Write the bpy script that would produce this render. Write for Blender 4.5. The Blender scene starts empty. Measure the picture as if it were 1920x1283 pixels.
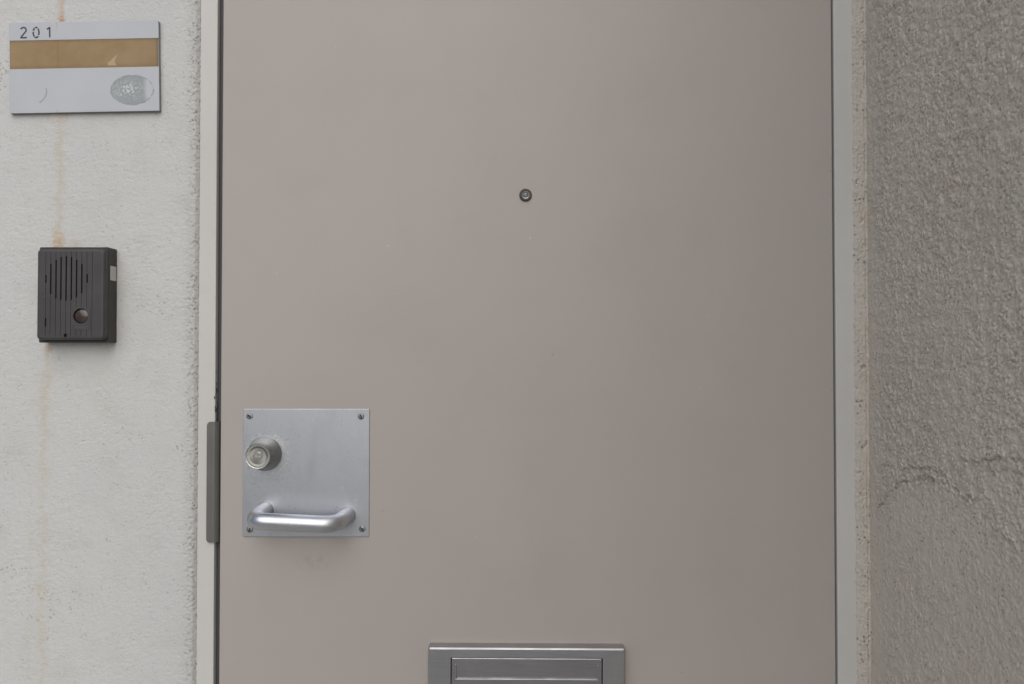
import bpy, bmesh, math, random
import numpy as np
from mathutils import Vector, Matrix

R = math.radians
random.seed(7)
scene = bpy.context.scene
COL = scene.collection

# ------------------------------------------------------------------ camera
CAM_D = 0.97          # metres from the door face
CAM_Z = 1.25
PITCH = R(0.93)       # looking up a touch
LENS = 26.0
cam = bpy.data.cameras.new('camera')
cam.lens = LENS; cam.sensor_width = 36.0; cam.clip_start = 0.01; cam.clip_end = 3000
camo = bpy.data.objects.new('camera', cam); COL.objects.link(camo)
camo.location = (0, -CAM_D, CAM_Z)
camo.rotation_euler = (R(90) + PITCH, 0, 0)
scene.camera = camo

# ------------------------------------------------------------------ sky, sun, exposure
SUN_EL, SUN_AZ = R(40), R(174.5)      # azimuth clockwise from +Y: behind the camera
SUN_STRENGTH, SUN_ANGLE = 1.5, R(80)
SKY = 0.06
EXPOSURE = 0.36
world = bpy.data.worlds.new('World'); scene.world = world; world.use_nodes = True
wt = world.node_tree; wt.nodes.clear()
sky = wt.nodes.new('ShaderNodeTexSky'); sky.sky_type = 'NISHITA'; sky.sun_disc = False
sky.sun_elevation = SUN_EL; sky.sun_rotation = SUN_AZ
sky.air_density = 1.0; sky.dust_density = 3.0; sky.ozone_density = 1.0
bg = wt.nodes.new('ShaderNodeBackground'); bg.inputs['Strength'].default_value = SKY
wo = wt.nodes.new('ShaderNodeOutputWorld')
wt.links.new(sky.outputs[0], bg.inputs['Color']); wt.links.new(bg.outputs[0], wo.inputs['Surface'])
sun = bpy.data.lights.new('sun', 'SUN'); sun.energy = SUN_STRENGTH; sun.angle = SUN_ANGLE
sun.color = (1.0, 1.0, 0.99)
suno = bpy.data.objects.new('sun', sun); COL.objects.link(suno)
sdir = Vector((math.sin(SUN_AZ)*math.cos(SUN_EL), math.cos(SUN_AZ)*math.cos(SUN_EL), math.sin(SUN_EL)))
suno.rotation_euler = (-sdir).to_track_quat('-Z', 'Y').to_euler()
suno.location = sdir*20
scene.view_settings.view_transform = 'Standard'; scene.view_settings.look = 'None'
scene.view_settings.exposure = EXPOSURE; scene.view_settings.gamma = 1.0
scene.view_settings.use_curve_mapping = False
scene.cycles.use_denoising = True; scene.cycles.denoising_prefilter = 'NONE'

# ------------------------------------------------------------------ measuring: a pixel of the photograph -> point on the plane y = Y
F = LENS/36.0*1920
def at(px, py, Y=0.0):
    u, v = (px-960)/F, (641.5-py)/F
    c, s = math.cos(PITCH), math.sin(PITCH)
    t = (Y+CAM_D)/(c - v*s)
    return Vector((u*t, Y, CAM_Z + t*(s + v*c)))
PX = CAM_D/F          # one photo pixel on the door face, metres

# ------------------------------------------------------------------ mesh helpers
def link(name, me, mat=None, parent=None, smooth=False):
    o = bpy.data.objects.new(name, me); COL.objects.link(o)
    if mat is not None and not me.materials: me.materials.append(mat)
    if smooth: me.shade_smooth(); me.set_sharp_from_angle(angle=R(32))
    if parent is not None: o.parent = parent
    return o
def tag(o, label, cat=None, group=None, kind='thing'):
    o['label'] = label
    if cat: o['category'] = cat
    if group: o['group'] = group
    if kind: o['kind'] = kind
    return o
def empty(name, loc=(0, 0, 0), rot=(0, 0, 0)):
    o = bpy.data.objects.new(name, None); COL.objects.link(o)
    o.location = loc; o.rotation_euler = rot; o.empty_display_size = 0.05
    return o
def bm_mesh(bm, name='m'):
    me = bpy.data.meshes.new(name); bm.normal_update(); bm.to_mesh(me); bm.free(); return me
def box(x0, x1, y0, y1, z0, z1, bevel=0.0, seg=2, edges=None):
    bm = bmesh.new()
    bmesh.ops.create_cube(bm, size=1.0)
    for v in bm.verts:
        v.co = Vector((x0+(v.co.x+.5)*(x1-x0), y0+(v.co.y+.5)*(y1-y0), z0+(v.co.z+.5)*(z1-z0)))
    if bevel:
        es = bm.edges[:] if edges is None else [e for e in bm.edges if edges(e)]
        bmesh.ops.bevel(bm, geom=es, offset=bevel, segments=seg, profile=0.5, affect='EDGES')
    return bm_mesh(bm)
def round_box(x0, x1, y0, y1, z0, z1, corner, front, cseg=5, fseg=3):
    """box whose long edges along y are rounded (corner) and whose front (y0) rim is rounded (front)"""
    bm = bmesh.new(); bmesh.ops.create_cube(bm, size=1.0)
    for v in bm.verts:
        v.co = Vector((x0+(v.co.x+.5)*(x1-x0), y0+(v.co.y+.5)*(y1-y0), z0+(v.co.z+.5)*(z1-z0)))
    es = [e for e in bm.edges if abs(e.verts[0].co.y-e.verts[1].co.y) > 1e-6]
    if corner: bmesh.ops.bevel(bm, geom=es, offset=corner, segments=cseg, profile=0.5, affect='EDGES')
    es = [e for e in bm.edges if all(abs(v.co.y-y0) < 1e-7 for v in e.verts)]
    if front: bmesh.ops.bevel(bm, geom=es, offset=front, segments=fseg, profile=0.5, affect='EDGES')
    return bm_mesh(bm)
def lathe(profile, n=48, cx=0.0, cz=0.0, close=True):
    """profile of (radius, y) revolved about the y axis"""
    vs, fs = [], []
    for r, y in profile:
        for k in range(n):
            a = 2*math.pi*k/n
            vs.append((cx+r*math.cos(a), y, cz+r*math.sin(a)))
    for i in range(len(profile)-1):
        for k in range(n):
            k2 = (k+1) % n
            fs.append((i*n+k, i*n+k2, (i+1)*n+k2, (i+1)*n+k))
    if close:
        fs.append(tuple(range(n))[::-1]); fs.append(tuple((len(profile)-1)*n+k for k in range(n)))
    me = bpy.data.meshes.new('m'); me.from_pydata(vs, [], fs)
    bm = bmesh.new(); bm.from_mesh(me); bmesh.ops.remove_doubles(bm, verts=bm.verts, dist=1e-7)
    bmesh.ops.recalc_face_normals(bm, faces=bm.faces); bm.to_mesh(me); bm.free()
    return me
def tube(path, rad, n=28):
    pts = [Vector(p) for p in path]
    rads = rad if isinstance(rad, (list, tuple)) else [rad]*len(pts)
    vs, fs = [], []
    up = Vector((0, 0, 1))
    for i, p in enumerate(pts):
        t = (pts[min(i+1, len(pts)-1)] - pts[max(i-1, 0)]).normalized()
        a = t.cross(up).normalized(); b = a.cross(t).normalized()
        for k in range(n):
            th = 2*math.pi*k/n
            vs.append(p + (a*math.cos(th)+b*math.sin(th))*rads[i])
    for i in range(len(pts)-1):
        for k in range(n):
            k2 = (k+1) % n
            fs.append((i*n+k, i*n+k2, (i+1)*n+k2, (i+1)*n+k))
    me = bpy.data.meshes.new('m'); me.from_pydata([tuple(v) for v in vs], [], fs)
    bm = bmesh.new(); bm.from_mesh(me); bmesh.ops.recalc_face_normals(bm, faces=bm.faces); bm.to_mesh(me); bm.free()
    return me
def join(meshes):
    bm = bmesh.new()
    for m in meshes:
        bm.from_mesh(m); bpy.data.meshes.remove(m)
    return bm_mesh(bm)
def cut(me, cutter):
    """boolean difference, baked to a mesh; helper objects are removed"""
    a = bpy.data.objects.new('tmp_a', me); b = bpy.data.objects.new('tmp_b', cutter)
    COL.objects.link(a); COL.objects.link(b)
    m = a.modifiers.new('b', 'BOOLEAN'); m.operation = 'DIFFERENCE'; m.object = b; m.solver = 'EXACT'
    dg = bpy.context.evaluated_depsgraph_get(); dg.update()
    out = bpy.data.meshes.new_from_object(a.evaluated_get(dg))
    bpy.data.objects.remove(a); bpy.data.objects.remove(b)
    bpy.data.meshes.remove(me); bpy.data.meshes.remove(cutter)
    return out
def ribbon(pts, w, y0, y1):
    """a flat stroke of width w along 2-D points (x, z), from y0 (front) to y1"""
    P = [Vector(p) for p in pts]; vs, fs = [], []
    for i, p in enumerate(P):
        t = (P[min(i+1, len(P)-1)]-P[max(i-1, 0)]).normalized(); nrm = Vector((-t.y, t.x))
        for q, y in ((p+nrm*w/2, y0), (p-nrm*w/2, y0), (p-nrm*w/2, y1), (p+nrm*w/2, y1)):
            vs.append((q.x, y, q.y))
    for i in range(len(P)-1):
        for k in range(4):
            k2 = (k+1) % 4
            fs.append((i*4+k, i*4+k2, i*4+4+k2, i*4+4+k))
    n = len(P)*4
    fs += [(3, 2, 1, 0), (n-4, n-3, n-2, n-1)]
    me = bpy.data.meshes.new('m'); me.from_pydata(vs, [], fs)
    bm = bmesh.new(); bm.from_mesh(me); bmesh.ops.recalc_face_normals(bm, faces=bm.faces); bm.to_mesh(me); bm.free()
    return me
def flat_poly(pts, y0, y1):
    n = len(pts)
    vs = [(x, y0, z) for x, z in pts] + [(x, y1, z) for x, z in pts]
    fs = [tuple(range(n)), tuple(range(2*n-1, n-1, -1))] + [(i, n+i, n+(i+1) % n, (i+1) % n) for i in range(n)]
    me = bpy.data.meshes.new('m'); me.from_pydata(vs, [], fs)
    bm = bmesh.new(); bm.from_mesh(me); bmesh.ops.recalc_face_normals(bm, faces=bm.faces); bm.to_mesh(me); bm.free()
    return me

# ------------------------------------------------------------------ numpy noise for the plaster relief
def _hash(ix, iy, seed):
    h = (ix.astype(np.int64)*374761393 + iy.astype(np.int64)*668265263 + seed*1442695041) & 0x7fffffff
    h = ((h ^ (h >> 13))*1274126177) & 0x7fffffff
    h = ((h ^ (h >> 16))*1103515245) & 0x7fffffff
    return (h ^ (h >> 15)) / float(0x7fffffff)
def perlin(x, y, seed=0):
    ix, iy = np.floor(x), np.floor(y); fx, fy = x-ix, y-iy
    def g(dx, dy):
        a = _hash(ix+dx, iy+dy, seed)*2*np.pi
        return np.cos(a)*(fx-dx) + np.sin(a)*(fy-dy)
    u = fx*fx*fx*(fx*(fx*6-15)+10); v = fy*fy*fy*(fy*(fy*6-15)+10)
    a, b, c, d = g(0, 0), g(1, 0), g(0, 1), g(1, 1)
    return ((a*(1-u)+b*u)*(1-v) + (c*(1-u)+d*u)*v)*1.5
def fbm(x, y, seed=0, octv=3):
    s, a = 0, 1.0
    for k in range(octv):
        s = s + a*perlin(x*2**k, y*2**k, seed+k*17); a *= .5
    return s
def worley(x, y, seed=0):
    ix, iy = np.floor(x), np.floor(y)
    f1 = np.full(x.shape, 9.0); f2 = np.full(x.shape, 9.0)
    for dx in (-1, 0, 1):
        for dy in (-1, 0, 1):
            cx, cy = ix+dx, iy+dy
            d = np.hypot(cx+_hash(cx, cy, seed)-x, cy+_hash(cx, cy, seed+91)-y)
            f2 = np.minimum(f2, np.maximum(f1, d)); f1 = np.minimum(f1, d)
    return f1, f2
def sstep(a, b, x):
    t = np.clip((x-a)/(b-a), 0, 1); return t*t*(3-2*t)
def grid_mesh(P):
    """P: (n, m, 3) array -> quad mesh"""
    n, m, _ = P.shape
    idx = np.arange(n*m).reshape(n, m)
    q = np.stack([idx[:-1, :-1], idx[1:, :-1], idx[1:, 1:], idx[:-1, 1:]], -1).reshape(-1, 4)
    me = bpy.data.meshes.new('m')
    me.vertices.add(n*m); me.vertices.foreach_set('co', P.reshape(-1).astype(np.float32))
    me.loops.add(len(q)*4); me.loops.foreach_set('vertex_index', q.reshape(-1).astype(np.int32))
    me.polygons.add(len(q))
    me.polygons.foreach_set('loop_start', np.arange(0, len(q)*4, 4, dtype=np.int32))
    me.update(calc_edges=True); me.shade_smooth()
    return me
def spaced(*spans):
    out = []
    for a, b, d in spans:
        n = max(1, int(round(abs(b-a)/d))); out += list(np.linspace(a, b, n+1)[:-1])
    out.append(spans[-1][1]); return np.array(out)

# ------------------------------------------------------------------ node helpers
class Mat:
    def __init__(s, name, rough=0.5, metal=0.0, color=(.5, .5, .5), spec=0.5):
        s.m = bpy.data.materials.new(name); s.m.use_nodes = True; s.t = s.m.node_tree
        s.b = s.t.nodes['Principled BSDF']
        s.b.inputs['Roughness'].default_value = rough; s.b.inputs['Metallic'].default_value = metal
        s.b.inputs['Base Color'].default_value = (*color, 1); s.b.inputs['Specular IOR Level'].default_value = spec
        s._pos = None
    def N(s, t, **kw):
        n = s.t.nodes.new(t)
        for k, v in kw.items(): setattr(n, k, v)
        return n
    def set(s, sock, v):
        if isinstance(v, (int, float)): sock.default_value = v
        elif isinstance(v, (tuple, list)): sock.default_value = (*v, 1) if len(sock.default_value) == 4 and len(v) == 3 else v
        else: s.t.links.new(v, sock)
    def math(s, op, a, b=0.0, c=None, clamp=False):
        n = s.N('ShaderNodeMath', operation=op, use_clamp=clamp)
        s.set(n.inputs[0], a); s.set(n.inputs[1], b)
        if c is not None: s.set(n.inputs[2], c)
        return n.outputs[0]
    def add(s, a, b): return s.math('ADD', a, b)
    def sub(s, a, b): return s.math('SUBTRACT', a, b)
    def mul(s, a, b): return s.math('MULTIPLY', a, b)
    def ss(s, a, b, x):
        n = s.N('ShaderNodeMapRange', interpolation_type='SMOOTHSTEP', clamp=True)
        s.set(n.inputs[0], x); s.set(n.inputs[1], a); s.set(n.inputs[2], b)
        return n.outputs[0]
    def gauss(s, x, c, w):
        d = s.math('DIVIDE', s.sub(x, c), w)
        return s.math('POWER', 2.718, s.mul(s.mul(d, d), -1.0))
    def mix(s, f, a, b):
        n = s.N('ShaderNodeMix', data_type='RGBA'); s.set(n.inputs[0], f); s.set(n.inputs[6], a); s.set(n.inputs[7], b)
        return n.outputs[2]
    def mixf(s, f, a, b):
        n = s.N('ShaderNodeMix', data_type='FLOAT'); s.set(n.inputs[0], f); s.set(n.inputs[2], a); s.set(n.inputs[3], b)
        return n.outputs[0]
    def pos(s, obj=False):
        if obj: return s.N('ShaderNodeTexCoord').outputs['Object']
        if s._pos is None: s._pos = s.N('ShaderNodeNewGeometry').outputs['Position']
        return s._pos
    def xyz(s, v=None):
        n = s.N('ShaderNodeSeparateXYZ'); s.set(n.inputs[0], v if v is not None else s.pos()); return n.outputs
    def scale(s, v, sc):
        n = s.N('ShaderNodeVectorMath', operation='MULTIPLY'); s.set(n.inputs[0], v); n.inputs[1].default_value = sc
        return n.outputs[0]
    def noise(s, sc, detail=3, rough=.5, vec=None, dist=0.0):
        n = s.N('ShaderNodeTexNoise'); s.set(n.inputs['Vector'], vec if vec is not None else s.pos())
        n.inputs['Scale'].default_value = sc; n.inputs['Detail'].default_value = detail
        n.inputs['Roughness'].default_value = rough; n.inputs['Distortion'].default_value = dist
        return n.outputs[0]
    def voro(s, sc, vec=None, feature='F1'):
        n = s.N('ShaderNodeTexVoronoi', feature=feature); s.set(n.inputs['Vector'], vec if vec is not None else s.pos())
        n.inputs['Scale'].default_value = sc
        return n.outputs
    def bump(s, h, dist, strength=1.0, prev=None):
        n = s.N('ShaderNodeBump'); n.inputs['Strength'].default_value = strength; n.inputs['Distance'].default_value = dist
        s.set(n.inputs['Height'], h)
        if prev is not None: s.set(n.inputs['Normal'], prev)
        return n.outputs[0]
    def out(s, color=None, rough=None, normal=None, metal=None):
        if color is not None: s.set(s.b.inputs['Base Color'], color)
        if rough is not None: s.set(s.b.inputs['Roughness'], rough)
        if normal is not None: s.set(s.b.inputs['Normal'], normal)
        if metal is not None: s.set(s.b.inputs['Metallic'], metal)
        return s.m

def X(px): return at(px, 641, -.004).x
def Z(py, Y=-.004): return at(960, py, Y).z

# ------------------------------------------------------------------ materials
WHITE_STUCCO = (.565, .575, .578)
def streak(m, x, z, px, w, t0, t1, b0, b1, nz):
    """a rust run: gaussian in x about px; fades in between photo rows t0 and t1 and out between b0 and b1"""
    g = m.gauss(m.add(x, m.mul(m.sub(nz, .5), w*PX*2.4)), X(px), w*PX*.60)
    return m.mul(m.mul(g, m.ss(Z(t0), Z(t1), z)), m.ss(Z(b1), Z(b0), z))

def mat_left_wall():
    m = Mat('white_stucco', rough=.85, spec=.25)
    x, y, z = m.xyz()
    big = m.noise(3.0, 3); med = m.noise(28, 4, .6); fine = m.noise(330, 4, .65)
    col = m.mix(m.ss(.35, .7, big), WHITE_STUCCO, (.595, .60, .592))
    col = m.mix(m.mul(m.ss(.45, .75, med), .35), col, (.50, .495, .465))
    # grime specks, thicker beside the jamb and in patches
    v = m.voro(210)[0]; v2 = m.voro(120, vec=m.scale(m.pos(), (1, 1, 1.6)))[0]
    edge = m.ss(X(338), X(366), x)
    patch = m.ss(.52, .68, m.noise(11, 2))
    dens = m.math('MAXIMUM', m.mul(edge, .95), m.add(m.mul(patch, .40), .22))
    sp = m.mul(m.ss(.40, .16, v), m.ss(.47, .58, m.add(m.noise(90, 2), m.mul(m.sub(dens, .5), .22))))
    col = m.mix(m.mul(sp, m.mul(dens, .62)), col, (.13, .125, .11))
    sp2 = m.mul(m.ss(.16, .07, v2), m.ss(.60, .68, m.noise(40, 1)))
    col = m.mix(m.mul(sp2, .55), col, (.12, .11, .10))
    col = m.mix(m.mul(edge, .22), col, (.36, .35, .32))
    # rust and tea-coloured runs
    nz = m.noise(60, 3); brk = m.mul(m.ss(.36, .60, m.noise(240, 4, .7)), m.ss(.25, .55, m.noise(55, 3)))
    for px, w, t0, t1, b0, b1, c, st in (
            (112, 8, -90, -60, 30, 50, (.50, .38, .22), .55), (114, 6, -20, 42, 44, 50, (.46, .20, .06), .95), (113, 13, 24, 42, 44, 50, (.45, .20, .07), .75),
            (113, 13, 208, 212, 214, 252, (.48, .33, .15), .60), (90, 7, 208, 212, 214, 232, (.46, .27, .09), .75), (125, 5, 208, 212, 214, 238, (.46, .29, .12), .5),
            (112, 13, 215, 260, 440, 470, (.51, .45, .33), .75), (112, 17, 395, 462, 468, 474, (.50, .31, .14), .9), (140, 14, 440, 464, 468, 474, (.50, .33, .17), .45),
            (94, 9, 636, 642, 645, 668, (.38, .16, .06), 1.0), (92, 11, 640, 645, 660, 900, (.51, .42, .29), .55),
            (86, 15, 660, 800, 1300, 1400, (.52, .46, .35), .60), (62, 9, 850, 950, 1300, 1400, (.53, .48, .40), .3),
            (215, 45, 650, 740, 760, 880, (.53, .49, .40), .25), (350, 40, 1120, 1180, 1250, 1320, (.50, .46, .38), .28)):
        k = streak(m, x, z, px, w, t0, t1, b0, b1, nz)
        col = m.mix(m.mul(m.mul(k, m.mixf(.70, 1.0, brk)), st*.78), col, c)
    h = m.add(m.mul(m.noise(420, 5, .7, vec=m.scale(m.pos(), (.8, 1, 1.25))), 1.0), m.mul(m.noise(150, 3), .8))
    n = m.bump(h, .0016, .58)
    n = m.bump(m.mul(sp, dens), -.001, .5, n)
    return m.out(col, None, n)

# shade under the dragged-plaster ridges of the side wall, painted as dark lines: (distance from the corner, height)
CREASE_SHADE = ((((.028, 1.054), (.055, 1.076), (.083, 1.096), (.11, 1.104), (.14, 1.111), (.165, 1.110)), .55),
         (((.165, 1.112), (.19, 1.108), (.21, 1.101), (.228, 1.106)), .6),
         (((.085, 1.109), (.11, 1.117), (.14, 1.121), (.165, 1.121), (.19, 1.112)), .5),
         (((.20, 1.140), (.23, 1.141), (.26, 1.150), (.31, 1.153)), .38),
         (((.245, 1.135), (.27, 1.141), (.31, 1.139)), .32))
def mat_right_wall(name='grey_stucco', t=(1, 1, 1)):
    m = Mat(name, rough=.88, spec=.2)
    big = m.noise(4.0, 3); med = m.noise(22, 4, .6)
    col = m.mix(m.ss(.3, .7, big), tuple(a*b for a, b in zip((.660, .602, .522), t)), tuple(a*b for a, b in zip((.690, .638, .558), t)))
    col = m.mix(m.mul(m.ss(.5, .8, med), .4), col, (.60, .525, .45))
    col = m.mix(m.mul(m.ss(.55, .75, m.noise(9, 3)), .25), col, (.50, .51, .45))
    v = m.voro(170)[0]
    sp = m.mul(m.ss(.34, .12, v), m.ss(.46, .60, m.noise(50, 2)))
    col = m.mix(m.mul(sp, .50 if t[0] == 1 else .8), col, (.15, .13, .11))
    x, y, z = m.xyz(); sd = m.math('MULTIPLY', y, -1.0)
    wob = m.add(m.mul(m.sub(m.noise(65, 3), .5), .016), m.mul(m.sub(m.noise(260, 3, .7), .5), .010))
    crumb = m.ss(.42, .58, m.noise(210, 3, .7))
    for pts, st in CREASE_SHADE:
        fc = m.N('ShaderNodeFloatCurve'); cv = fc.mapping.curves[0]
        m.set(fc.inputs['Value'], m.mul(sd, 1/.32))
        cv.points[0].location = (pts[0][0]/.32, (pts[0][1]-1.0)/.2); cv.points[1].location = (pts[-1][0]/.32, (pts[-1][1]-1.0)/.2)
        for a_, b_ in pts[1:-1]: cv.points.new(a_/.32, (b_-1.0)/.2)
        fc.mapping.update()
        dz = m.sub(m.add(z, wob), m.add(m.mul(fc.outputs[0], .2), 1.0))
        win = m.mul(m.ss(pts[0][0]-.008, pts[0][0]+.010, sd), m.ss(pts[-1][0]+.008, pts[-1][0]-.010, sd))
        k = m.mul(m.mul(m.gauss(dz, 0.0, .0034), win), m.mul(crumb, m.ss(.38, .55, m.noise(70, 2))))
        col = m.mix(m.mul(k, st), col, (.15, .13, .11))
    h = m.add(m.noise(480, 5, .7), m.mul(m.noise(190, 3), .8))
    n = m.bump(h, .0018, .65)
    return m.out(col, None, n)

def mat_door():
    m = Mat('door_paint', rough=.42, spec=.42)
    x, y, z = m.xyz()
    big = m.noise(1.6, 3, .55); med = m.noise(9, 4, .6)
    col = m.mix(m.ss(.3, .7, big), (.393, .360, .339), (.415, .382, .361))
    col = m.mix(m.mul(m.ss(.45, .72, med), .35), col, (.375, .348, .322))
    col = m.mix(m.mul(m.ss(.48, .66, m.noise(3.4, 4, .6)), .55), col, (.415, .374, .353))
    # hand smudges under the lock plate and scuffs
    dx = m.math('DIVIDE', m.sub(x, X(588)), 26*PX); dz = m.math('DIVIDE', m.sub(z, Z(1054, 0)), 12*PX)
    r2 = m.add(m.mul(dx, dx), m.mul(dz, dz))
    sm = m.mul(m.math('POWER', 2.718, m.mul(r2, -1.0)), m.ss(.35, .70, m.noise(110, 4, .65)))
    col = m.mix(m.mul(sm, .40), col, (.22, .165, .145))
    v = m.voro(34)
    dots = m.mul(m.ss(.055, .03, v[0]), m.ss(.57, .6, m.noise(14, 1)))
    col = m.mix(m.mul(dots, .5), col, (.62, .60, .57))
    v2 = m.voro(21, vec=m.scale(m.pos(), (1, 1, 1.1)))
    dk = m.mul(m.ss(.05, .02, v2[0]), m.ss(.56, .6, m.noise(7, 1)))
    col = m.mix(m.mul(dk, .35), col, (.2, .17, .15))
    rough = m.add(.40, m.mul(m.noise(6, 4, .6), .10))
    n = m.bump(m.noise(5.5, 2), .0040, .28)
    n = m.bump(m.noise(900, 2), .00010, .5, n)
    return m.out(col, rough, n)

def mat_jamb():
    m = Mat('jamb_paint', rough=.5, spec=.35)
    x, y, z = m.xyz()
    col = m.mix(m.ss(.3, .7, m.noise(5, 4)), (.552, .548, .528), (.582, .578, .558))
    col = m.mix(m.mul(m.ss(.5, .75, m.noise(40, 4, .65)), .15), col, (.45, .44, .41))
    # paint chipped away along the latch-side edge
    chipn = m.noise(160, 4, .65, vec=m.scale(m.pos(), (1, 1, .4)))
    zone = m.math('MAXIMUM', m.gauss(z, Z(762), .030), m.mul(m.math('MAXIMUM', m.gauss(z, Z(697), .004), m.mul(m.gauss(z, Z(1120), .09), m.ss(.60, .68, m.noise(45, 1)))), .6))
    lim = m.sub(X(404.2), m.mul(m.mul(m.ss(.42, .70, chipn), zone), 4.5*PX))
    chip = m.mul(m.math('GREATER_THAN', x, lim), m.math('LESS_THAN', x, X(430)))
    col = m.mix(chip, col, (.055, .055, .065))
    n = m.bump(m.noise(1.0, 3, vec=m.scale(m.pos(), (260, 260, 22))), .0006, .30)
    n = m.bump(m.noise(30, 2), .0012, .25, n)
    n = m.bump(chip, -.0003, .5, n)
    return m.out(col, None, n)

def mat_brushed(name, col, rough, vec_scale, amp=.0002, var=.08, metal=1.0, spots=True, aniso=0.0, wear=None):
    m = Mat(name, rough=rough, metal=metal, color=col)
    v = m.scale(m.pos(), vec_scale)
    br = m.noise(1.0, 4, .7, vec=v)
    blot = m.noise(24, 4, .6)
    c = m.mix(m.ss(.35, .7, blot), col, tuple(k*.90 for k in col))
    c = m.mix(m.mul(m.ss(.4, .7, br), var*2), c, tuple(k*.72 for k in col))
    mt = None
    if spots:
        vo = m.voro(150); s1 = m.mul(m.ss(.20, .06, vo[0]), m.ss(.50, .60, m.noise(30, 2)))
        c = m.mix(m.mul(s1, .5), c, (.20, .20, .20))
        vo2 = m.voro(95, vec=m.scale(m.pos(), (1.3, 1, 1))); s2 = m.mul(m.ss(.14, .05, vo2[0]), m.ss(.50, .60, m.noise(22, 2)))
        c = m.mix(m.mul(s2, .5), c, (.85, .86, .88))
    if wear is not None:
        # key scratches and grime round the lock
        x, y, z = m.xyz(); dx = m.sub(x, wear.x); dz = m.sub(z, wear.z)
        rr = m.math('SQRT', m.add(m.mul(dx, dx), m.mul(dz, dz)))
        near = m.gauss(rr, .0255, .0050)
        sc = m.ss(.54, .66, m.noise(1.0, 3, .7, vec=m.scale(m.pos(), (380, 380, 900))))
        c = m.mix(m.mul(m.mul(near, sc), .75), c, (.86, .87, .89))
        gr = m.mul(m.gauss(m.add(rr, m.mul(m.sub(z, wear.z), .25)), .030, .012), m.ss(.50, .66, m.noise(260, 4, .7)))
        c = m.mix(m.mul(gr, .30), c, (.22, .22, .22))
        smear = m.ss(.50, .72, m.noise(1.0, 4, .6, vec=m.scale(m.pos(), (45, 45, 14))))
        c = m.mix(m.mul(smear, .35), c, tuple(k*.78 for k in col))
    r = m.add(rough-.05, m.mul(m.ss(.3, .75, blot), .12))
    n = m.bump(br, amp, .5)
    if aniso:
        m.b.inputs['Anisotropic'].default_value = aniso
    return m.out(c, r, n)

M = {}
M['left'] = mat_left_wall()
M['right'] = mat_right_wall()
M['strip'] = mat_right_wall('beige_plaster', (.87, .885, .92))
M['door'] = mat_door()
M['jamb'] = mat_jamb()
M['plate'] = mat_brushed('satin_aluminium', (.505, .53, .575), .44, (900, 900, 30), .00006, .05, wear=at(500, 852, -.0016))
M['handle'] = mat_brushed('worn_aluminium', (.60, .62, .655), .37, (60, 60, 60), .0002, .10)
M['steel'] = mat_brushed('brushed_steel', (.50, .50, .52), .33, (25, 900, 900), .00012, .22, spots=False)
M['screw'] = mat_brushed('screw_steel', (.33, .33, .33), .42, (300, 300, 300), .0001, .2, spots=False)
M['guard'] = Mat('guard_grey', rough=.5, metal=.35, color=(.19, .19, .185)).m
M['rubber'] = Mat('gasket_rubber', rough=.65, color=(.055, .057, .067)).m
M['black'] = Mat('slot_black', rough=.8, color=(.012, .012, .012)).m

def mat_turned():
    m = Mat('turned_nickel', rough=.34, metal=1.0, color=(.34, .335, .32))
    m.b.inputs['Anisotropic'].default_value = .75
    t = m.N('ShaderNodeTangent', direction_type='RADIAL', axis='Y'); m.set(m.b.inputs['Tangent'], t.outputs[0])
    c = m.mix(m.mul(m.ss(.4, .7, m.noise(200, 3)), .3), (.35, .345, .33), (.28, .275, .262))
    return m.out(c)
M['nickel'] = mat_turned()
M['nickel_bright'] = Mat('polished_rim', rough=.28, metal=1.0, color=(.52, .51, .49)).m

# ------------------------------------------------------------------ walkway and ground (the setting behind and below the photographer)
def mat_floor():
    m = Mat('walkway_concrete', rough=.8)
    c = m.mix(m.noise(6, 4), (.36, .355, .34), (.42, .41, .395))
    return m.out(c, None, m.bump(m.noise(200, 3), .001, .4))
o = link('walkway', box(-6, 4, -1.75, .30, -.18, 0.0), mat_floor()); o['kind'] = 'structure'
def mat_ground():
    m = Mat('ground_pale', rough=.9)
    return m.out(m.mix(m.noise(.2, 4), (.25, .245, .23), (.32, .31, .29)))
o = link('ground', box(-1500, 1500, -1500, 1500, -3.2, -3.1), mat_ground()); o['kind'] = 'structure'

# ------------------------------------------------------------------ key positions
DL, DR = at(414.5, 641, 0).x, at(1563, 641, 0).x        # door leaf edges
JLi, JLo = at(404, 641, -.002).x, at(372.5, 641, -.002).x  # latch-side jamb
JRi, JRo = at(1567, 641, -.002).x, at(1599.5, 641, -.002).x
CORNER = at(1628, 641, -.004).x
WALL_TOP = 2.75
ZF = (.77, 1.73)        # rows with fine relief

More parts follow.
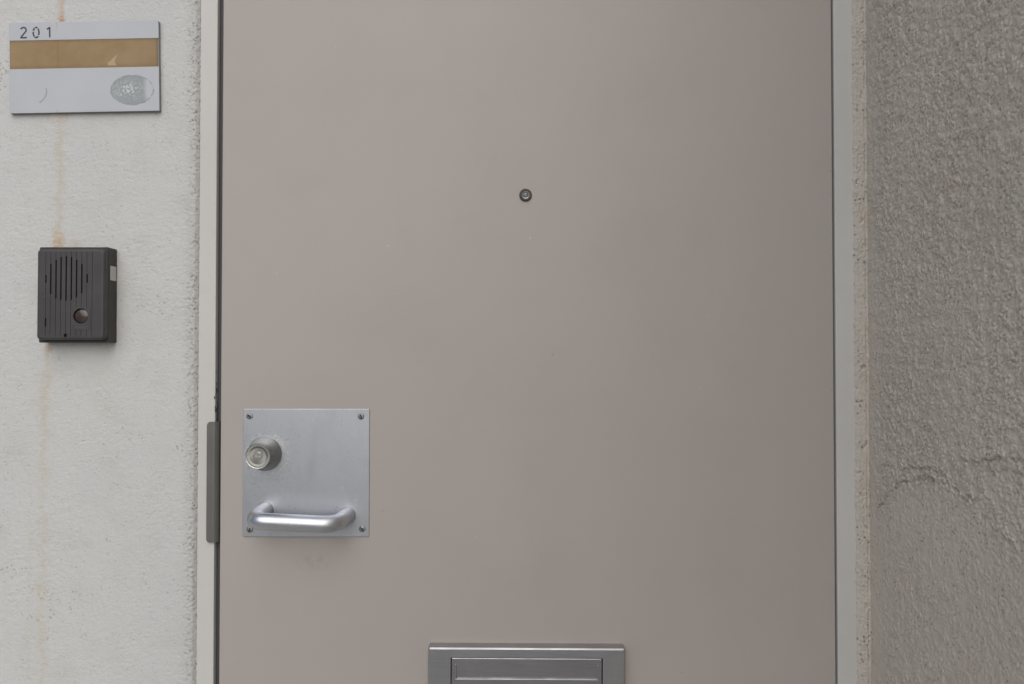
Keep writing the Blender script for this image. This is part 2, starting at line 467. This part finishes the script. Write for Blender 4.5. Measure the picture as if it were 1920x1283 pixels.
# ------------------------------------------------------------------ left stucco wall
def left_wall():
    xs = spaced((-3.2, -.80, .05), (-.80, JLo, .0013))
    zs = spaced((0, ZF[0], .03), (ZF[0], ZF[1], .0013), (ZF[1], WALL_TOP, .03))
    XX, ZZ = np.meshgrid(xs, zs, indexing='ij')
    k = 1/.0046
    wx = XX + .002*fbm(XX*60, ZZ*60, 5, 2); wz = ZZ + .002*fbm(XX*60+9, ZZ*60, 6, 2)
    f1, f2 = worley(wx*k*.80, wz*k*1.25, 11); q1, q2 = worley(wx*k*1.7, wz*k*2.2, 12); r1, r2 = worley(wx*k*.4, wz*k*.6, 13)
    amp = .00030 + .00036*sstep(-.2, .6, fbm(XX*9, ZZ*7, 21, 2))
    pick = sstep(.05, .5, fbm(XX*60, ZZ*60, 23, 2))
    h = amp*(.8*(1-f1**2) + .35*(1-q1**2) + .5*(1-r1**2) - .7*pick*(1-sstep(0, .18, f2-f1))) + .0006*fbm(XX*5, ZZ*5, 31, 2)
    # coarse crumbly margin where the plaster was trowelled up to the jamb
    e = sstep(JLo-.024, JLo-.006, XX + .004*perlin(XX*0, ZZ*40, 41))
    h = h*(1-.2*e) + e*(.0017*np.abs(fbm(XX*300, ZZ*300, 51, 2)) - .0007)
    pit = sstep(.50, .68, perlin(XX*260, ZZ*260, 61)+.25*perlin(XX*30, ZZ*30, 62))*(.25+.75*e)
    h = h - .0014*pit
    y0 = -.0065
    YY = y0 - h
    # round the edge back to the jamb
    d = JLo - XX
    YY = YY + .0042*(1-sstep(0, .0052, d))**1.4
    P = np.stack([XX, YY, ZZ], -1)
    # ragged last columns, then turn in behind the jamb face
    P[-1, :, 0] += .0006*perlin(zs*0, zs*160, 71) + .0004*perlin(zs*0, zs*500, 72)
    last = P[-1:].copy(); last[..., 1] = .02; last[..., 0] -= .0005
    P = np.concatenate([P, last], 0)
    return grid_mesh(P)
wl = link('stucco_wall', left_wall(), M['left'])
tag(wl, 'white stucco wall with rust streaks carrying the number plate and intercom', 'wall')
link('wall_core', box(-3.2, JLo-.012, .004, .15, 0, WALL_TOP), M['left'], wl)
link('lintel', box(JLo-.012, CORNER+.15, -.004, .15, 2.052, WALL_TOP), M['left'], wl)

# ------------------------------------------------------------------ narrow plaster strip beside the hinge jamb
def strip_wall():
    xs = spaced((JRo, CORNER+.012, .0009))
    zs = spaced((0, ZF[0], .03), (ZF[0], ZF[1], .0013), (ZF[1], 2.052, .03))
    XX, ZZ = np.meshgrid(xs, zs, indexing='ij')
    m = sstep(-.3, .35, fbm(XX*22, ZZ*14, 81, 2))
    h = (.0016*np.abs(fbm(XX*260, ZZ*320, 82, 3)) + .0018*np.abs(perlin(XX*520, ZZ*600, 83)))*(.45+.8*m)
    crack = sstep(.05, .0, np.abs(perlin(XX*25, ZZ*95, 84)))*sstep(.1, .5, perlin(XX*12, ZZ*30, 85))
    h = h - .0020*crack
    hole = sstep(.55, .72, perlin(XX*110, ZZ*110, 86)); h = h - .0022*hole
    YY = -.0045 - h
    d = XX-JRo
    YY = YY + .0040*(1-sstep(0, .004, d + .001*perlin(XX*0, ZZ*120, 87)))
    YY = YY + .0030*np.exp(-((XX-CORNER+.0022+.0006*perlin(XX*0, ZZ*90, 90))/.0012)**2)*sstep(-.5, .3, perlin(XX*0, ZZ*35, 89))
    P = np.stack([XX, YY, ZZ], -1)
    P[0, :, 0] += .0005*perlin(zs*0, zs*170, 88)
    first = P[:1].copy(); first[..., 1] = .02
    return grid_mesh(np.concatenate([first, P], 0))
ws = link('plaster_strip', strip_wall(), M['strip'])
tag(ws, 'narrow rough plaster strip between the right jamb and the side wall', 'wall')
link('wall_core', box(JRo+.004, CORNER+.10, .004, .15, 0, 2.052), M['right'], ws)

# ------------------------------------------------------------------ right return wall, coming towards the camera
RW_LEN = 2.0
def right_wall():
    ys = spaced((.02, -.36, .0010), (-.36, -RW_LEN, .03))
    zs = spaced((0, ZF[0], .03), (ZF[0], ZF[1], .0011), (ZF[1], WALL_TOP, .03))
    YY, ZZ = np.meshgrid(ys, zs, indexing='ij')
    s = -YY
    # sprayed plaster: lumps with creases between them, sagging towards the door
    ca, sa = math.cos(R(36)), math.sin(R(36))
    wu = s + .0028*fbm(s*70, ZZ*70, 101, 2); wv = ZZ + .0028*fbm(s*70+7, ZZ*70, 102, 2)
    a = (wu*ca + wv*sa); b = (-wu*sa + wv*ca)
    def domes(u, v, seed):
        f1, f2 = worley(u, v, seed); return 1-np.clip(f1, 0, 1)**2, f2-f1
    d1, e1 = domes(a*105, b*215, 103); d2, e2 = domes(a*230, b*370, 104)
    g1, ge = domes(a*60, b*105, 106)
    pick = sstep(-.65, .30, fbm(s*75, ZZ*75, 107, 2))
    flat = sstep(.0, .24, e1)*(.35+.65*pick) + .35*sstep(.0, .3, e2)*pick
    lump = .75*flat + .18*d1 + .22*d2 + .28*g1 + .16*fbm(a*420, b*460, 109, 2) + .35
    p1, _ = worley(a*85, b*235, 115); pits = (1-sstep(.08, .24, p1))*sstep(-.25, .25, fbm(s*60+5, ZZ*60, 116, 2))
    lump = lump - .9*pits
    # calmer, floated area low down; ridges of dragged plaster at its upper edge
    edge = np.interp(s, (0, .031, .083, .14, .19, .225, .30), (1.035, 1.056, 1.096, 1.112, 1.108, 1.095, 1.06)) + .005*fbm(s*60, ZZ*0, 112, 2)
    low = sstep(.012, -.03, ZZ-edge)
    rough = (1-.45*low)*(.85+.30*sstep(-.5, .5, fbm(s*7, ZZ*6, 113, 2)))
    rough = rough*(.35+.65*sstep(.0, .06, s))
    h = .00165*(lump-.9)*rough
    # ridges of dragged plaster: a swelling with a ragged groove under it
    for sd, (am, ps, pz) in enumerate(((.0030, (.028, .055, .083, .11, .14, .165), (1.054, 1.076, 1.096, 1.104, 1.111, 1.110)),
                                       (.0032, (.165, .19, .21, .228), (1.112, 1.108, 1.101, 1.106)),
                                       (.0030, (.085, .11, .14, .165, .19), (1.109, 1.117, 1.121, 1.121, 1.112)),
                                       (.0030, (.20, .23, .26, .31), (1.140, 1.141, 1.150, 1.153)),
                                       (.0026, (.245, .27, .31), (1.135, 1.141, 1.139)),
                                       (.0022, (.235, .26, .285), (1.088, 1.078, 1.070)))):
        line = np.interp(s, ps, pz) + .0035*fbm(s*110, s*0, 120+sd, 2) + .0022*perlin(s*330, ZZ*150, 130+sd)
        ln = ZZ - line
        win = sstep(ps[0]-.006, ps[0]+.008, s)*(1-sstep(ps[-1]-.008, ps[-1]+.006, s))*sstep(-.50, .10, perlin(s*150, s*0, 140+sd))
        grain = sstep(-.35, .35, perlin(s*420, ZZ*420, 160+sd))
        h = h + win*am*.30*np.exp(-((ln-.004)/.004)**2)*(.4+grain) - win*am*1.3*np.exp(-(ln/.0016)**2)*(.35+.65*grain)
        ln2 = ln - .0055 + .003*perlin(s*200, s*0, 170+sd)
        h = h - win*am*.6*np.exp(-(ln2/.0014)**2)*sstep(.0, .4, perlin(s*210, ZZ*90, 180+sd))
    h = h + .0022*fbm(s*6, ZZ*5, 150, 2)*.4
    xx = CORNER - h
    return grid_mesh(np.stack([xx, YY, ZZ], -1)[::-1])
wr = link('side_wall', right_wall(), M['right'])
tag(wr, 'grey-beige rough stucco side wall coming forward at the right', 'wall')
link('wall_core', box(CORNER+.006, CORNER+.16, -RW_LEN, .15, 0, WALL_TOP), M['right'], wr)

# ------------------------------------------------------------------ door frame
fr = empty('doorway', ((DL+DR)/2, 0, 0))
tag(fr, 'pale grey painted steel door frame around the beige door', 'door frame')
def child(name, me, mat, parent, smooth=False):
    """mesh given in world coordinates, parented to an unrotated empty"""
    o = link(name, me, mat, parent, smooth)
    loc = Vector(); p = parent
    while p is not None: loc += p.location; p = p.parent
    me.transform(Matrix.Translation(-loc)); return o
DOOR_TOP, DOOR_BOT = 2.005, .022
child('jamb', box(JLo-.010, JLi, -.002, .11, .004, 2.05, .0009, 2), M['jamb'], fr)
child('jamb', box(JRi, JRo+.010, -.0021, .11, .004, 2.05, .0012, 2), M['jamb'], fr)
child('frame_head', box(JLi, JRi, -.0022, .11, DOOR_TOP+.006, 2.05, .0009, 2), M['jamb'], fr)
child('threshold', box(JLi, JRi, -.03, .11, .002, DOOR_BOT-.006, .002, 2), M['steel'], fr)
child('gasket', box(JLi, DL+.012, .0050, .020, DOOR_BOT, DOOR_TOP, .002, 3), M['rubber'], fr)
child('door_stop', box(DR-.02, JRi, .042, .11, DOOR_BOT, DOOR_TOP), M['rubber'], fr)
child('door_stop', box(JLi, DL+.02, .042, .11, DOOR_BOT, DOOR_TOP), M['rubber'], fr)

# ------------------------------------------------------------------ door leaf
door = empty('door', ((DL+DR)/2, 0, DOOR_BOT))
tag(door, 'closed beige painted steel apartment door with lock plate and mail slot', 'door')
leaf = box(DL, DR, 0, .040, DOOR_BOT, DOOR_TOP, .0014, 3)
child('door_leaf', leaf, M['door'], door)

# peephole
pc = at(985.5, 366, -.001)
ring = lathe([(.0082, .0), (.0082, -.0016), (.0074, -.0026), (.0058, -.0026), (.0046, -.0016)], 40, pc.x, pc.z)
ph = child('peephole', ring, Mat('aged_brass', rough=.5, metal=.5, color=(.06, .055, .048)).m, door)
child('bright_rim', lathe([(.0054, -.0012), (.0054, -.0022), (.0048, -.0030), (.0041, -.0026), (.0038, -.0012)], 40, pc.x, pc.z), Mat('peephole_rim', rough=.35, metal=1.0, color=(.78, .78, .76)).m, ph, True)
child('lens', lathe([(.0041, -.0010), (.0038, -.0015), (.0028, -.0019), (.0014, -.0022), (.0004, -.0023)], 32, pc.x, pc.z),
      Mat('peephole_lens', rough=.2, color=(.13, .15, .165), spec=.6).m, ph, True)

# lock plate with screws
pa, pb = at(456, 767, -.0015), at(692, 1006.5, -.0015)
plate = round_box(pa.x, pb.x, -.0016, .0, pb.z, pa.z, .0016, .0005, 3, 2)
plate_o = child('lock_plate', plate, M['plate'], door)
def make_screw():
    head = lathe([(.0042, .0004), (.0042, -.0002), (.0036, -.0009), (.0020, -.0012), (.0006, -.0013)], 28)
    a = R(28)
    c = []
    for k in (0, 1):
        b = box(-.0029+.00001*k, .0029, -.003, -.00013*k, -.0007, .0007+.00001*k)
        b.transform(Matrix.Rotation(a+k*math.pi/2, 4, 'Y')); c.append(b)
    head = cut(head, c[0]); return cut(head, c[1])
screw_me = make_screw()
for i, (px, py) in enumerate(((468, 780.5), (677, 781), (468.5, 993), (679, 992))):
    p = at(px, py, -.0016)
    s = link('screw', screw_me, M['screw'], plate_o)
    s.location = p - door.location; s.rotation_euler = (0, R((10, 47, 80, 25)[i]), 0)

# lock cylinder: truncated cone with a turned face and a key core
lc = at(497, 850.5, -.0016); LH = .0275
lc_o = empty('lock_cylinder', lc - door.location); lc_o.parent = door
def lchild(name, me, mat, smooth=False): return link(name, me, mat, lc_o, smooth)
k = (CAM_D-LH)/CAM_D
ro = 23.3*PX*k
body = lathe([(.0222, .001), (.0222, -.0022), (.0216, -.0030), (.0200, -.008), (ro+.0004, -LH+.0012), (ro-.0003, -LH+.0002)], 72)
def mat_cone():
    m = Mat('satin_nickel_cone', rough=.36, metal=1.0, color=(.46, .455, .435))
    m.b.inputs['Anisotropic'].default_value = .5
    t = m.N('ShaderNodeTangent', direction_type='RADIAL', axis='Y'); m.set(m.b.inputs['Tangent'], t.outputs[0])
    return m.out(m.mix(m.ss(.4, .7, m.noise(90, 3)), (.46, .455, .435), (.40, .395, .38)))
me = body; me.shade_smooth(); me.set_sharp_from_angle(angle=R(32))
lchild('lock_collar', me, mat_cone())
lchild('lock_rim', lathe([(ro-.0003, -LH+.0018), (ro+.0001, -LH+.0002), (ro-.0004, -LH-.0004), (ro-.0011, -LH-.0002), (ro-.0014, -LH+.0012)], 72, close=False), M['nickel_bright'], True)
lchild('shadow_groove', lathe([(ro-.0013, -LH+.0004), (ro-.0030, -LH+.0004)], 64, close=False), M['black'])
lchild('lock_face', lathe([(ro-.0027, -LH+.0012), (ro-.0028, -LH-.0002), (.0072, -LH+.0007), (.0069, -LH+.0014)], 72), M['nickel'], True)
core = lathe([(.0058, -LH+.0030), (.0058, -LH-.0000), (.0053, -LH-.0004), (.0004, -LH-.0005)], 48)
core = cut(core, box(-.0043, .0043, -LH-.004, -LH+.0016, -.0009, .0017))
core = cut(core, box(-.0018, .0016, -LH-.004, -LH+.0014, .0004, .0024))
lchild('key_core', core, M['nickel_bright'])
lchild('keyhole_shade', lathe([(.0071, -LH+.0015), (.0059, -LH+.0015), (.0001, -LH+.0014)], 32, close=False), M['black'])  # black disc paints the shade round the core and in its slot

# U-shaped handle
hA, hB = at(497, 957, -.0016), at(651, 967, -.0016)
HD = .041
fA, fB = at(472.0, 977, -HD), at(630, 984.5, -HD)
def corner_pts(a, c, b, r, n=9):
    d1 = (a-c).normalized(); d2 = (b-c).normalized(); p, q = c+d1*r, c+d2*r
    return [p.lerp(c, t).lerp(c.lerp(q, t), t) for t in [i/n for i in range(n+1)]]
axis = (fB-fA).normalized()
path = [hA+Vector((0, .0012, 0)), hA + (fA-hA)*.2] + corner_pts(hA, fA, fB, .017) + [fA.lerp(fB, t) for t in (.3, .5, .7)] + corner_pts(fA, fB, hB, .021) + [hB+(fB-hB)*.2, hB+Vector((0, .0012, 0))]
def handle_mesh():
    n = len(path)
    return tube(path, [.0106]*n, 36)
hd = child('handle', handle_mesh(), M['handle'], door, True)
for p in (hA, hB):
    child('handle_seat', lathe([(.0112, -.0010), (.0112, -.0018), (.0109, -.0020), (.0100, -.0020)], 40, p.x, p.z), M['screw'], hd, True)

# latch guard: a bent strip over the gap
g0, g1 = at(388.5, 791, -.004), at(412, 1017.5, -.004)
gz0, gz1 = g1.z, g0.z
prof = [(g0.x, -.0036), (X(401), -.0036), (X(404), -.0032), (X(407.5), -.0015), (X(409.8), .0010), (X(410.6), .0045)]
def guard_mesh():
    th = .0014
    zs = [gz0, gz0+.0008, gz0+.0022, gz0+.0045, gz1-.0045, gz1-.0022, gz1-.0008, gz1]
    inset = [.0042, .0022, .0008, 0, 0, .0008, .0022, .0042]
    vs, fs = [], []; n = len(prof)
    for zc, ins in zip(zs, inset):
        ring = []
        for i, (x, y) in enumerate(prof):
            ring.append((x + (ins if i == 0 else 0), y-th, zc))
        for i, (x, y) in reversed(list(enumerate(prof))):
            ring.append((x + (ins if i == 0 else -.0003*(i > 2)), y, zc))
        vs += ring
    m = 2*n
    for j in range(len(zs)-1):
        for i in range(m):
            i2 = (i+1) % m
            fs.append((j*m+i, j*m+i2, (j+1)*m+i2, (j+1)*m+i))
    fs += [tuple(range(m))[::-1], tuple((len(zs)-1)*m+i for i in range(m))]
    me = bpy.data.meshes.new('m'); me.from_pydata(vs, [], fs)
    bm = bmesh.new(); bm.from_mesh(me); bmesh.ops.recalc_face_normals(bm, faces=bm.faces); bm.to_mesh(me); bm.free()
    return me
def mat_guard():
    m = Mat('guard_grey', rough=.48, metal=.55)
    c = m.mix(m.ss(.3, .7, m.noise(14, 3)), (.150, .150, .146), (.175, .175, .168))
    return m.out(c, None, m.bump(m.noise(90, 3), .0003, .3))
go = child('latch_guard', guard_mesh(), mat_guard(), door)
go['label'] = 'grey bent metal guard covering the latch gap'

# mail slot
ms = empty('mail_slot', at(987, 1260, 0) - door.location, (0, R(.33), 0)); ms.parent = door
mw, mt, mb = 363*PX/2*(1-.004), at(987, 1206, 0).z - at(987, 1260, 0).z, at(987, 1260, 0).z - at(987, 1315, 0).z
MD = .0165
def mail_frame():
    # proud frame: outer wall slopes a little, front flange with a window cut in it
    b = .0024
    fx, ft, fb = .0975, at(987, 1234, -MD).z - at(987, 1260, 0).z, at(987, 1287, -MD).z - at(987, 1260, 0).z
    outer = round_box(-mw, mw, -MD, 0, -mb, mt, .0025, .0022, 3, 3)
    return cut(outer, round_box(-fx, fx, -MD-.01, -.004, fb, ft, .0010, 0, 2)), fx, ft, fb
mf, fx, ft, fb = mail_frame()
link('slot_frame', mf, M['steel'], ms)
g = .0010
flap = round_box(-fx+g, fx-g, -MD+.0012, -.0055, fb+g, ft-g, .0012, .0009, 2, 2)
r1 = at(987, 1247, -MD).z - at(987, 1260, 0).z; r0 = at(987, 1274.5, -MD).z - at(987, 1260, 0).z
rx = .0905
flap = cut(flap, round_box(-rx, rx, -MD-.002, -MD+.0033, r0, r1, .0022, 0, 4))
M['flap'] = mat_brushed('darker_steel', (.40, .40, .415), .36, (25, 900, 900), .00012, .30, spots=False)  # darker and slightly rougher than the steel of the slot frame
fo = link('slot_flap', flap, M['flap'], ms)
# pressed border round the sunk panel
bz = []
for (u0, u1, w0, w1) in ((-rx-.0012, rx+.0012, r0-.0010, r0+.0002),):
    bz.append(box(u0, u1, -MD+.0004, -MD+.0018, w0, w1, .0004, 2))
for (u0, u1) in ((-rx-.0012, -rx+.0001), (rx-.0001, rx+.0012)):
    bz.append(box(u0, u1, -MD+.0005, -MD+.0018, r0+.0001, r1-.0001, .0004, 2))
link('pressed_border', join(bz), M['steel'], fo)

# ------------------------------------------------------------------ name plate with the flat's number
NY = -.0068          # back of the plate stands just off the plaster
npc = at(160, 127, NY-.003)
npl = empty('number_plate', npc, (0, R(-1.08), 0))
tag(npl, 'weathered white flat number plate 201 with brown name slip', 'sign')
U = (CAM_D+NY-.003)/F      # metres per photo pixel on the plate
def mat_panel(name, mark):
    m = Mat(name, rough=.42, spec=.4)
    p = m.pos(True); x, y, z = m.xyz(p)
    col = m.mix(m.ss(.3, .7, m.noise(14, 3, vec=p)), (.44, .468, .510), (.475, .50, .538))
    col = m.mix(m.mul(m.ss(.5, .8, m.noise(60, 4, .6, vec=p)), .2), col, (.44, .44, .43))
    # the thin rust thread that crosses the plate
    run = m.gauss(m.add(x, m.mul(m.sub(m.noise(40, 2, vec=p), .5), .0016)), -51*U, 1.1*U)
    top = m.ss(60*U, 92*U, z)
    bot = m.ss(-76*U, -90*U, z)
    col = m.mix(m.mul(run, m.add(m.mul(m.math('MAXIMUM', top, bot), .6), .02)), col, (.42, .25, .11))
    if mark:
        # glue mark of a lost sticker
        nx = m.noise(70, 3, vec=p)
        dx = m.math('DIVIDE', m.sub(x, 90.5*U), 40*U); dz = m.math('DIVIDE', m.sub(z, -46*U), 28*U)
        r = m.math('SQRT', m.add(m.mul(dx, dx), m.mul(dz, dz)))
        r = m.add(r, m.mul(m.sub(nx, .5), .16))
        disc = m.ss(1.02, .98, r)
        inner = m.mul(disc, m.sub(1.0, m.mul(m.ss(.45, .75, dx), m.ss(-.9, -.1, m.add(dz, m.mul(dx, .3))))))
        col = m.mix(m.mul(inner, .85), col, (.25, .275, .29))
        rimm = m.gauss(r, 1.0, .035)
        col = m.mix(m.mul(rimm, m.mul(m.ss(.35, .6, m.noise(260, 3, vec=p)), .7)), col, (.20, .20, .21))
        ex = m.math('DIVIDE', m.sub(x, 81*U), 24*U); ez = m.math('DIVIDE', m.sub(z, -45*U), 15*U)
        cen = m.math('POWER', 2.718, m.mul(m.add(m.mul(ex, ex), m.mul(ez, ez)), -1.0))
        fl = m.mul(cen, m.ss(.48, .58, m.noise(420, 3, .7, vec=p)))
        col = m.mix(m.mul(m.mul(fl, disc), .8), col, (.66, .70, .70))
    return m.out(col, None, m.bump(m.noise(50, 3, vec=p), .0004, .2))
pw, ph2 = 140.5*U, 85.5*U
link('backing_plate', round_box(-pw, pw, -.0022, .003, -ph2, ph2, .0010, .0003, 2, 1), Mat('plate_edge', rough=.55, color=(.23, .23, .22)).m, npl)
link('upper_panel', box(-pw-.0002, pw+.0002, -.0032, -.0021, 51.5*U, ph2+.0002, .00035, 2), mat_panel('panel_white', False), npl)
lp = link('lower_panel', box(-pw-.0002, pw+.0002, -.0032, -.0021, -ph2-.0002, -2.2*U, .00035, 2), mat_panel('panel_white_marked', True), npl)
lp['label'] = 'lower white panel with grey oval glue mark'
def mat_slip():
    m = Mat('brown_slip', rough=.55, spec=.3)
    p = m.pos(True); x, y, z = m.xyz(p)
    c = m.mix(m.ss(.3, .7, m.noise(26, 4, .6, vec=p)), (.275, .185, .090), (.325, .232, .125))
    c = m.mix(m.mul(m.ss(.45, .75, m.noise(12, 2, vec=p)), .5), c, (.215, .165, .095))
    c = m.mix(m.mul(m.gauss(x, -49*U, 1.5*U), .25), c, (.15, .09, .045))
    e = m.ss(132*U, 141*U, x)
    c = m.mix(m.mul(m.math('MAXIMUM', e, m.ss(-136*U, -142*U, x)), .6), c, (.16, .085, .035))
    c = m.mix(m.mul(m.math('MAXIMUM', m.ss(7*U, -2*U, m.add(z, m.mul(m.sub(m.noise(90, 3, vec=p), .5), .006))), m.ss(44*U, 51*U, m.add(z, m.mul(m.sub(m.noise(90, 3, vec=p), .5), .006)))), .35), c, (.17, .105, .05))
    return m.out(c, None, m.bump(m.noise(120, 3, vec=p), .0003, .25))
sl = link('name_slip', box(-pw+.001, pw-.0015, -.0027, -.0021, -2.0*U, 51.2*U), mat_slip(), npl)
sl['label'] = 'faded brown name slip'
torn = [(45, 1.5), (45.5, 8.5), (49, 9.5), (53, 14), (58, 18.5), (64, 22.5), (61, 18), (58.5, 13), (58, 7), (60, 3), (63.5, 1.5)]
link('torn_patch', flat_poly([(x*U, z*U) for x, z in torn], -.00285, -.0026), Mat('torn_paper', rough=.7, color=(.42, .325, .215)).m, sl)
INK = Mat('sign_ink', rough=.5, color=(.035, .038, .045)).m
def arcp(cx, cz, rx_, rz_, a0, a1, n=14):
    return [(cx+rx_*math.cos(R(a0+(a1-a0)*i/n)), cz+rz_*math.sin(R(a0+(a1-a0)*i/n))) for i in range(n+1)]
def digit(strokes, ox, oz, w=2.5):
    # strokes in photo pixels about the digit's own centre
    ms_ = [ribbon([((ox+x)*U, (oz+z)*U) for x, z in st], w*U, -.00335-.00003*i, -.0031) for i, st in enumerate(strokes)]
    return join(ms_)
two = [arcp(0, 5.0, 5.0, 5.0, 165, -38, 16) + [(-5.3, -9.0)], [(-5.8, -9.4), (6.2, -9.4)]]
zero = [arcp(0, 0, 5.4, 9.6, 112, 62, 8), arcp(0, 0, 5.4, 9.6, 50, -30, 12), arcp(0, 0, 5.4, 9.6, -44, -118, 10), arcp(0, 0, 5.4, 9.6, -128, -188, 10), arcp(0, 0, 5.4, 9.6, -202, -238, 6)]
one = [[(1.8, 10), (1.8, -9.8)], [(-3.6, 5.8), (-.6, 7.0), (1.4, 9.4)]]
ox = lambda px: (px-160)
for st, px in ((two, 47), (zero, 70.7), (one, 94.5)):
    link('digit', digit(st, ox(px), 66.3 + (-.0), 2.7), INK, npl)
scr = [(-71.5, -39), (-70.6, -44), (-71, -49), (-73, -55), (-76, -59.5), (-80, -63.5), (-84.5, -66.5)]
link('scratch', join([ribbon([(x*U, z*U) for x, z in scr], 2.3*U, -.00330, -.0031)]), Mat('scratch_grey', rough=.6, color=(.33, .34, .37)).m, lp)

# ------------------------------------------------------------------ intercom
IY = -.0085
ic0 = at(217, 643, IY); icw = at(89.5, 643, IY).x
itop = at(150, 467.5, IY).z; ibot = at(150, 643, IY).z
ic = empty('intercom', ((icw+ic0.x)/2, IY, (itop+ibot)/2))
tag(ic, 'dark brown-grey door intercom with slotted speaker and round call button', 'intercom')
def mat_plastic(name, a, b, rough=.48):
    m = Mat(name, rough=rough, spec=.45)
    p = m.pos()
    c = m.mix(m.ss(.3, .72, m.noise(30, 4, .6)), a, b)
    v = m.voro(180); s1 = m.mul(m.ss(.16, .05, v[0]), m.ss(.58, .64, m.noise(45, 2)))
    c = m.mix(m.mul(s1, .35), c, (.35, .34, .33))
    return m.out(c, m.add(rough-.05, m.mul(m.noise(50, 3), .14)), m.bump(m.noise(700, 2), .0001, .5))
M['plastic'] = mat_plastic('weathered_brown_plastic', (.049, .045, .049), (.060, .055, .059))
M['plastic2'] = mat_plastic('olive_black_plastic', (.034, .032, .027), (.042, .040, .034))
hw, hh = (ic0.x-icw)/2, (itop-ibot)/2
BD, CD = .0185, .0275
base = round_box(-hw, hw, -BD, .006, -hh, hh, .0015, .0006, 3, 1)
base_o = link('intercom_base', base, M['plastic2'], ic)
link('sticker', box(hw-.0003, hw+.0004, -.0150+.0005, -.0010, at(150, 501, IY).z-ic.location.z-.0185, at(150, 501, IY).z-ic.location.z), Mat('paper_sticker', rough=.6, color=(.50, .50, .47)).m, base_o)
cx = lambda px: at(px, 552, IY-CD).x - ic.location.x
cz = lambda py: at(150, py, IY-CD).z - ic.location.z
crop = lambda a: 40 + a*240/1184.0
cropy = lambda a: 430 + a*260/1283.0
cl, cr_, ct, cb = cx(68.2), hw-.0003, cz(467), cz(637.5)
cover = round_box(cl, cr_, -CD, -BD-.0006, cb, ct, .0050, .0034, 5, 3)
bx0, bx1, bz0, bz1 = cx(crop(478)), cx(crop(642)), cz(cropy(935)), cz(cropy(722))
sx = [224, 269, 317, 363, 411, 459, 507, 556, 605]
gr = []
for a in sx + [655]:
    xc = cx(crop(a)); w = .00028
    zt, zb = cz(cropy(205)), cz(cropy(988))
    if bx0 < xc < bx1+.0008 :
        gr.append(box(xc-w, xc+w, -CD-.001, -CD+.0006, bz1+.0004, zt)); gr.append(box(xc-w, xc+w, -CD-.001, -CD+.0006, zb, bz0-.0004))
    else:
        gr.append(box(xc-w, xc+w, -CD-.001, -CD+.0006, zb, zt))
cover = cut(cover, join(gr))
sy = [(425, 497), (320, 600), (285, 640), (258, 656), (250, 662), (258, 656), (282, 632), (320, 592), (415, 495)]
cuts = []
for a, (t, b) in zip(sx, sy):
    xc = cx(crop(a+2)); cuts.append(box(xc-.00092, xc+.00092, -CD-.001, -CD+.0052, cz(cropy(b)), cz(cropy(t))))
xc = cx(crop(226)); cuts.append(box(xc-.0009, xc+.0009, -CD-.001, -CD+.0045, cz(cropy(900)), cz(cropy(822))))
cuts.append(lathe([(.0024, -CD-.001), (.0024, -CD+.004)], 24, cx(crop(412)), cz(cropy(983))))
cover = cut(cover, join(cuts))
bxc, bzc, br = cx(crop(553)), cz(cropy(803)), 13.8*U
cover = cut(cover, lathe([(br, -CD-.001), (br, -CD+.0050)], 48, bxc, bzc))
co = link('cover', cover, M['plastic'], ic)
# speaker cloth seen down the slots, button panel and label strip
fr_b = [box(bx0, bx1, -CD-.0004, -CD+.0003, bz0, bz1, .0002, 1)]
panel = cut(fr_b[0], lathe([(br, -CD-.002), (br, -CD+.002)], 48, bxc, bzc))
panel = cut(panel, box(cx(crop(486)), cx(crop(626)), -CD-.002, -CD-.0001, cz(cropy(922)), cz(cropy(893))))
link('button_panel', panel, M['plastic'], co)
link('label_strip', box(cx(crop(488)), cx(crop(624)), -CD-.0003, -CD+.0002, cz(cropy(920)), cz(cropy(895)), .0001, 1), mat_plastic('strip_plastic', (.060, .055, .058), (.072, .067, .069)), co)
def mat_button():
    m = Mat('call_button_lens', rough=.16, spec=.6)
    return m.out(m.mix(m.ss(.35, .7, m.noise(90, 3)), (.038, .025, .024), (.066, .046, .043)))
rb = br*.93
link('call_button', lathe([(rb, -CD+.0049), (rb, -CD+.0022), (rb*.94, -CD+.0012), (rb*.75, -CD+.0004), (rb*.45, -CD-.0002), (rb*.05, -CD-.0004)], 48, bxc, bzc), mat_button(), ic, True)
